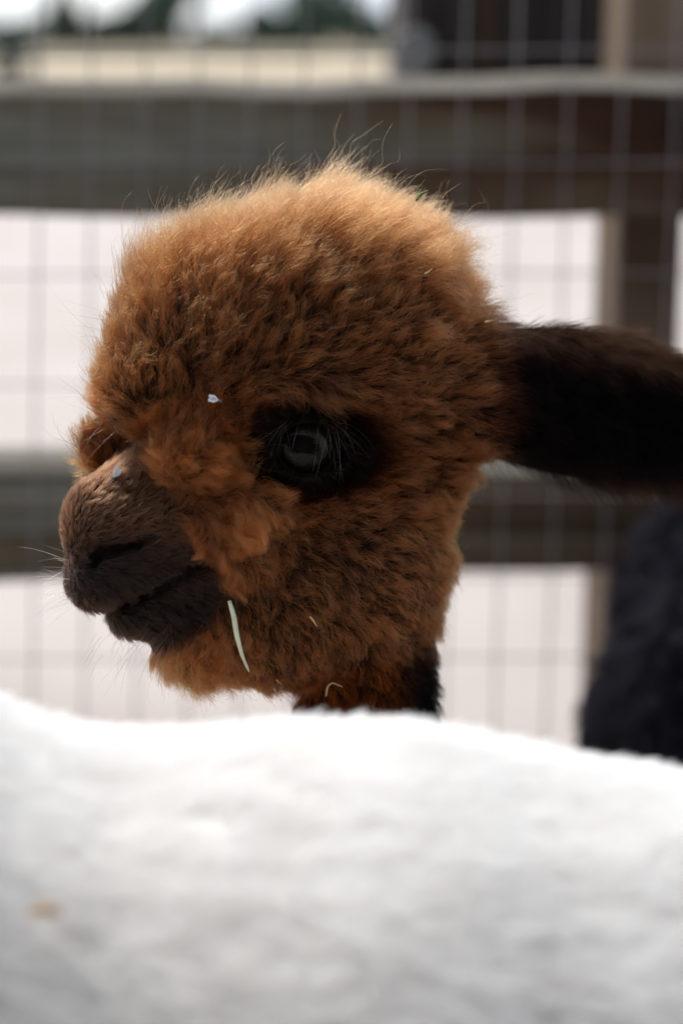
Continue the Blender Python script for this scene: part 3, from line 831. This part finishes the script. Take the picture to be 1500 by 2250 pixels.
for i in range(60):
    u, v = rng.uniform(166, 215), rng.uniform(1225, 1320); s = rng.uniform(-40, 55)
    p0 = LC(u, v, min(s, max(0.0, near_s(u, v)) - 2))
    rows.append((p0, [-1, rng.normal() * 0.25 + (v - 1270) / 160, rng.normal() * 0.4], rng.uniform(30, 125), [0.05, rng.uniform(-0.05, 0.3), 0]))
for i in range(60):
    u, v = rng.uniform(225, 400), rng.uniform(1345, 1440)
    p0 = LC(u, v, max(-20.0, near_s(u, v)) - 3)
    rows.append((p0, [-0.6 + rng.normal() * 0.3, 0.8 + rng.normal() * .2, rng.normal() * 0.4], rng.uniform(30, 95), [rng.normal() * .1, 0.15, 0]))
fibres('whiskers', rows, 0.00008, (0.16, 0.11, 0.08))
rows = []
for i in range(40):
    u, v = rng.uniform(215, 300), rng.uniform(700, 950)
    rows.append((LC(u, v, rng.uniform(-80, 60)), [-1, rng.normal() * 0.5 + .1, rng.normal() * .3], rng.uniform(60, 150), [0.1, rng.uniform(-.3, .5), 0]))
fibres('stray_hairs', rows, 0.00004, (0.05, 0.035, 0.03))

# ------------------------------------------------------------------ white and black alpacas
def alpaca(name, label, pos, ang, sc, skin, furm, n_hair, flen, frad, c_dk, c_lt, wfun, drop=0.0, neck_out=0.22, seed=1, lift=0.6, lock=2500, dirj=0.5, clump=0.6):
    """whole animal; x forward before turning; pos on the ground under the middle of the back"""
    A = Field(); B_ = lambda *a: np.array(a, float) * sc
    def cone(a, b, ra, rb, k=0.05): A.cone(B_(*a), B_(*b), ra * sc, rb * sc, k * sc)
    cone((0.24, 0, 0.62), (-0.22, 0, 0.615 - drop), 0.165, 0.160, 0.05)
    cone((0.04, 0, 0.60), (-0.05, 0, 0.60 - 0.25 * drop), 0.172, 0.168, 0.08)
    cone((0.30, 0, 0.64), (0.30 + neck_out, 0, 1.02), 0.125, 0.070, 0.10)
    hx, hz = 0.30 + neck_out, 1.06
    cone((hx, 0, hz), (hx + 0.06, 0, hz + 0.01), 0.095, 0.085, 0.05)
    cone((hx + 0.07, 0, hz - 0.02), (hx + 0.18, 0, hz - 0.055), 0.055, 0.036, 0.03)
    for s_ in (1, -1):
        cone((hx - 0.03, s_ * 0.06, hz + 0.06), (hx - 0.07, s_ * 0.10, hz + 0.17), 0.028, 0.010, 0.02)
        cone((0.22, s_ * 0.085, 0.55), (0.22, s_ * 0.085, 0.30), 0.085, 0.042, 0.05)
        cone((0.22, s_ * 0.085, 0.30), (0.22, s_ * 0.085, 0.03), 0.038, 0.027, 0.02)
        cone((0.22, s_ * 0.085, 0.03), (0.26, s_ * 0.085, 0.022), 0.03, 0.024, 0.01)
        cone((-0.24, s_ * 0.085, 0.56), (-0.20, s_ * 0.085, 0.36), 0.11, 0.058, 0.05)
        cone((-0.20, s_ * 0.085, 0.36), (-0.27, s_ * 0.085, 0.25), 0.055, 0.040, 0.03)
        cone((-0.27, s_ * 0.085, 0.25), (-0.25, s_ * 0.085, 0.03), 0.036, 0.027, 0.02)
        cone((-0.25, s_ * 0.085, 0.03), (-0.21, s_ * 0.085, 0.022), 0.03, 0.024, 0.01)
    cone((-0.34, 0, 0.62 - drop), (-0.385, 0, 0.44 - drop), 0.04, 0.025, 0.05)
    e = 0.0125 * sc
    Vv, Fq = A.polygonise(np.arange(-0.56, 0.9, 0.0125) * sc, np.arange(-0.27, 0.27, 0.0125) * sc, np.arange(-0.03, 1.32, 0.0125) * sc, e * 0.3)
    ca_, sa_ = math.cos(ang), math.sin(ang)
    Rz = np.array([[ca_, sa_, 0], [-sa_, ca_, 0], [0, 0, 1]])      # row vectors
    T = lambda p: p @ Rz + np.array([pos[0], pos[1], 0.0])
    o = empty(name, (pos[0], pos[1], 0)); tag(o, label, 'alpaca')
    fast_mesh('body', T(Vv), Fq, skin, o, (pos[0], pos[1], 0))
    for s_ in (1, -1):
        ec = T(B_(hx + 0.055, s_ * 0.080, hz + 0.012)); ev, ef = uvsphere(ec, 0.017 * sc, 20, 12)
        mesh_obj('eye', ev, ef, M['eye'], o, ec, True)
    rt = sample(Vv, Fq, n_hair, lambda c: wfun(T(c)))
    nm = A.grad(rt, e * 0.5).astype(np.float32)
    cb = unit(np.stack([-np.ones(n_hair), 0.4 * vnoise(rt, 0.2, seed), -0.55 * np.ones(n_hair)], -1))
    Lh = flen * (1 + 0.15 * vnoise(rt, 0.06, seed + 5))
    Lh = np.where(rt[:, 2] < 0.42 * sc, Lh * 0.35, Lh)
    ci = rng.choice(n_hair, lock, replace=False)
    K = 6
    cj = unit(cb[ci] + dirj * rng.normal(size=(lock, 3))); nj = unit(nm[ci] + 0.3 * rng.normal(size=(lock, 3)))
    one = lambda m_, x: np.full(m_, x, np.float32)
    Gd = strands(rt[ci], nj.astype(np.float32), cj.astype(np.float32), (Lh[ci] * rng.uniform(0.85, 1.25, lock)).astype(np.float32), one(lock, lift), one(lock, 0.06), K, 1.2)
    ai = nearest(rt, rt[ci])
    P_ = strands(rt, nm, unit(cb * 0.5 + cj[ai] * 0.5 + 0.2 * rng.normal(size=(n_hair, 3))).astype(np.float32), (Lh * rng.uniform(0.7, 1.15, n_hair)).astype(np.float32), one(n_hair, lift), one(n_hair, 0.06), K, 1.2)
    tt = np.linspace(0, 1, K, dtype=np.float32)[None, :, None]
    P_ = P_ + (Gd[ai] - P_) * clump * tt ** 1.2
    w = np.clip(0.5 + 0.3 * vnoise(rt, 0.05, seed + 9) + 0.2 * rng.normal(size=n_hair), 0, 1)[:, None]
    cw = np.array(c_dk) * (1 - w) + np.array(c_lt) * w
    curves_obj('fleece', T(P_.reshape(-1, 3)).reshape(n_hair, K, 3), taper(n_hair, K, np.full(n_hair, frad), 0.3), cw, furm, o, (pos[0], pos[1], 0), gloss=0.16)
    return o
M['skin_white'] = noise_mat('pale_skin', [(0.3, (0.62, 0.57, 0.52)), (0.7, (0.78, 0.74, 0.69))], scale=25, rough=0.9)
M['fur_white'] = hair_mat('white_fleece_fibre', tip=1.0, root=0.95, diffuse=True)
M['skin_black'] = noise_mat('black_skin', [(0.3, (0.006, 0.006, 0.008)), (0.7, (0.014, 0.013, 0.016))], scale=25, rough=0.8)
M['skin_black'].node_tree.nodes['Principled BSDF'].inputs['Specular IOR Level'].default_value = 0.06
M['fur_black'] = hair_mat('black_fleece_fibre', 0.3, 0.5, 1.2, 0.9)
def wf_white(c):
    return np.where((c[:, 2] > 0.55) & (np.abs(c[:, 0]) < 0.24) & (c[:, 1] < 1.12), 1.0, 0.12)
alpaca('white_alpaca', 'white alpaca whose broad pale back fills the foreground', (0.06, 0.93), math.pi, 0.983, M['skin_white'], M['fur_white'], 140000, 0.020, 0.00013, (0.83, 0.82, 0.805), (0.92, 0.92, 0.915), wf_white, drop=0.068, seed=2, lift=0.5, lock=16000, dirj=0.2, clump=0.3)
def wf_black(c): return np.where((c[:, 0] < 0.45) & (c[:, 1] < 2.1), 1.0, 0.15)
alpaca('black_alpaca', 'black woolly alpaca rump standing between the fence and the brown alpaca', (0.612, 1.97), R(0), 1.0, M['skin_black'], M['fur_black'], 70000, 0.03, 0.00025, (0.004, 0.004, 0.006), (0.010, 0.0095, 0.015), wf_black, drop=0.155, seed=6, lift=0.6, lock=2500, dirj=0.45)

# ------------------------------------------------------------------ flies, hay and straw caught in the wool
M['hay_pale'] = noise_mat('pale_hay', [(0.3, (0.42, 0.46, 0.30)), (0.7, (0.62, 0.62, 0.46))], scale=60)
M['hay_green'] = noise_mat('green_hay', [(0.3, (0.08, 0.11, 0.03)), (0.7, (0.16, 0.20, 0.06))], scale=60)
M['straw'] = noise_mat('straw', [(0.3, (0.42, 0.26, 0.11)), (0.7, (0.58, 0.40, 0.20))], scale=60)
M['fluff'] = noise_mat('white_fluff', [(0.3, (0.7, 0.7, 0.68)), (0.7, (0.85, 0.85, 0.85))], scale=60)
M['fly_body'] = noise_mat('fly_body', [(0.3, (0.03, 0.03, 0.03)), (0.7, (0.12, 0.12, 0.11))], scale=400, rough=0.4)
M['fly_wing'] = noise_mat('fly_wing', [(0.3, (0.55, 0.56, 0.60)), (0.7, (0.8, 0.8, 0.82))], scale=300, rough=0.25)
M['fly_belly'] = noise_mat('fly_belly', [(0.3, (0.35, 0.22, 0.08)), (0.7, (0.5, 0.36, 0.16))], scale=300, rough=0.5)
def blade(name, chain, width, mat, label, cat='hay', off=50.0, th=2.0):
    pts = [LC(u, v, near_s(u, v) + (off if np.ndim(off) == 0 else off[i])) for i, (u, v) in enumerate(chain)]
    tt = np.linspace(0, len(pts) - 1, 12)
    P_ = np.stack([np.interp(tt, range(len(pts)), [p[k] for p in pts]) for k in range(3)], -1)
    Vv, Ff = [], []
    for i, p in enumerate(P_):
        d = P_[min(i + 1, 11)] - P_[max(i - 1, 0)]; sdv_ = unit(np.array([-d[1], d[0], 0.0]))
        x = i / 11; w_ = width * (0.55 + 0.45 * math.sin(math.pi * min(1, x * 1.1 + 0.1))) * 0.5
        if i == 11: w_ *= 0.4
        Vv += [p - sdv_ * w_, p + [0, 0, th], p + sdv_ * w_, p - [0, 0, th]]
    for i in range(11):
        for k in range(4): Ff.append((i * 4 + k, i * 4 + (k + 1) % 4, (i + 1) * 4 + (k + 1) % 4, (i + 1) * 4 + k))
    Ff += [(3, 2, 1, 0), (44, 45, 46, 47)]
    W_ = to_world(np.array(Vv)); o = mesh_obj(name, W_, Ff, mat, None, W_.mean(0), True)
    return tag(o, label, cat)
blade('hay', [(514, 1312), (524, 1345), (530, 1385), (541, 1430), (554, 1464)], 12, M['hay_pale'], 'pale green hay blade hanging from the jaw wool beside the mouth', off=[26, 44, 50, 54, 60])
blade('straw_stalk', [(256, 764), (268, 732), (284, 694)], 5, M['straw'], 'thin straw stalk on the front of the woolly forehead', 'straw', off=55)
blade('green_hay', [(912, 446), (922, 432), (938, 424)], 8, M['hay_green'], 'short green hay stem on top of the woolly crown', off=95)
blade('straw_chip', [(683, 1346), (690, 1354), (698, 1368)], 4, M['straw'], 'tiny orange straw chip on the middle of the cheek', 'straw', off=46)
blade('straw_splinter', [(1060, 712), (1072, 709), (1088, 704)], 5, M['straw'], 'straw splinter in the wool above the ear base', 'straw', off=60)
blade('hay_flake', [(398, 1448), (400, 1458), (404, 1468)], 8, M['hay_green'], 'small green hay flake under the chin', off=24)
blade('straw_thread', [(926, 618), (936, 612), (944, 604)], 4, M['straw'], 'pale straw thread on the back of the head wool', 'straw', off=64)
blade('straw_hook', [(716, 1528), (720, 1506), (730, 1497), (752, 1506)], 5, M['straw'], 'bent orange straw hanging under the jaw', 'straw', off=30)
blade('straw_crumb', [(610, 1486), (616, 1492), (621, 1498)], 4, M['straw'], 'straw crumb low on the jaw wool', 'straw', off=36)
bpy.context.view_layer.update()
def straw_on_white(u, v):
    d = unit(ray(u, v)); hit, loc, nor, _, ob, _ = scene.ray_cast(bpy.context.evaluated_depsgraph_get(), Vector(CAM), Vector(d))
    p = np.array(loc) + np.array(nor) * 0.013
    Vv, Ff = tube([p + [-0.006, 0, 0.0], p + [-0.001, 0, 0.001], p + [0.006, 0, 0.0]], [0.0015, 0.0022, 0.0012], 6)
    tag(mesh_obj('straw_bit', Vv, Ff, M['straw'], None, p, True), 'short yellow straw bit lying in the white fleece', 'straw')
straw_on_white(100, 2042)
def fly(u, v, off, ang, size, label):
    c = LC(u, v, near_s(u, v) + off); o = empty('fly', to_world(c)); tag(o, label, 'fly')
    d = np.array([math.cos(ang), math.sin(ang), 0.0]); e_ = np.array([-d[1], d[0], 0.0]); z = np.array([0, 0, 1.0])
    def blob(nm, cc, r3, mat):
        Vv, Ff = uvsphere((0, 0, 0), 1.0, 14, 9); Vv = np.array(Vv) * r3
        Vv = cc + Vv[:, :1] * d + Vv[:, 1:2] * e_ + Vv[:, 2:] * z
        mesh_obj(nm, to_world(Vv), Ff, mat, o, to_world(cc), True)
    blob('thorax', c + d * size * 0.30, (size * .26, size * .2, size * .2), M['fly_body'])
    blob('head', c + d * size * 0.62, (size * .14, size * .19, size * .16), M['fly_body'])
    blob('abdomen', c - d * size * 0.18, (size * .36, size * .2, size * .18), M['fly_belly'])
    for s_ in (1, -1):
        a = c + d * size * .25 + z * size * .2
        tip = c - d * size * 0.95 + e_ * s_ * size * 0.26 + z * size * .2
        m_ = (a + tip) / 2; w_ = unit(np.cross(tip - a, z)) * size * 0.3
        ring = [a, m_ * .6 + a * .4 - w_ * .7, m_ - w_, tip - w_ * .5, tip, tip + w_ * .5, m_ + w_, m_ * .6 + a * .4 + w_ * .7]
        Vv = [r_ + z * 0.5 for r_ in ring] + [r_ - z * 0.5 for r_ in ring]
        Ff = [tuple(range(8)), tuple(range(15, 7, -1))] + [(i, (i + 1) % 8, 8 + (i + 1) % 8, 8 + i) for i in range(8)]
        mesh_obj('wing', to_world(np.array(Vv)), Ff, M['fly_wing'], o, to_world(a))
fly(272, 1048, 10, R(122), 20, 'fly with pale wings sitting on the bridge of the nose')
fly(492, 894, 62, R(12), 18, 'fly sitting in the brow wool in front of the eye')
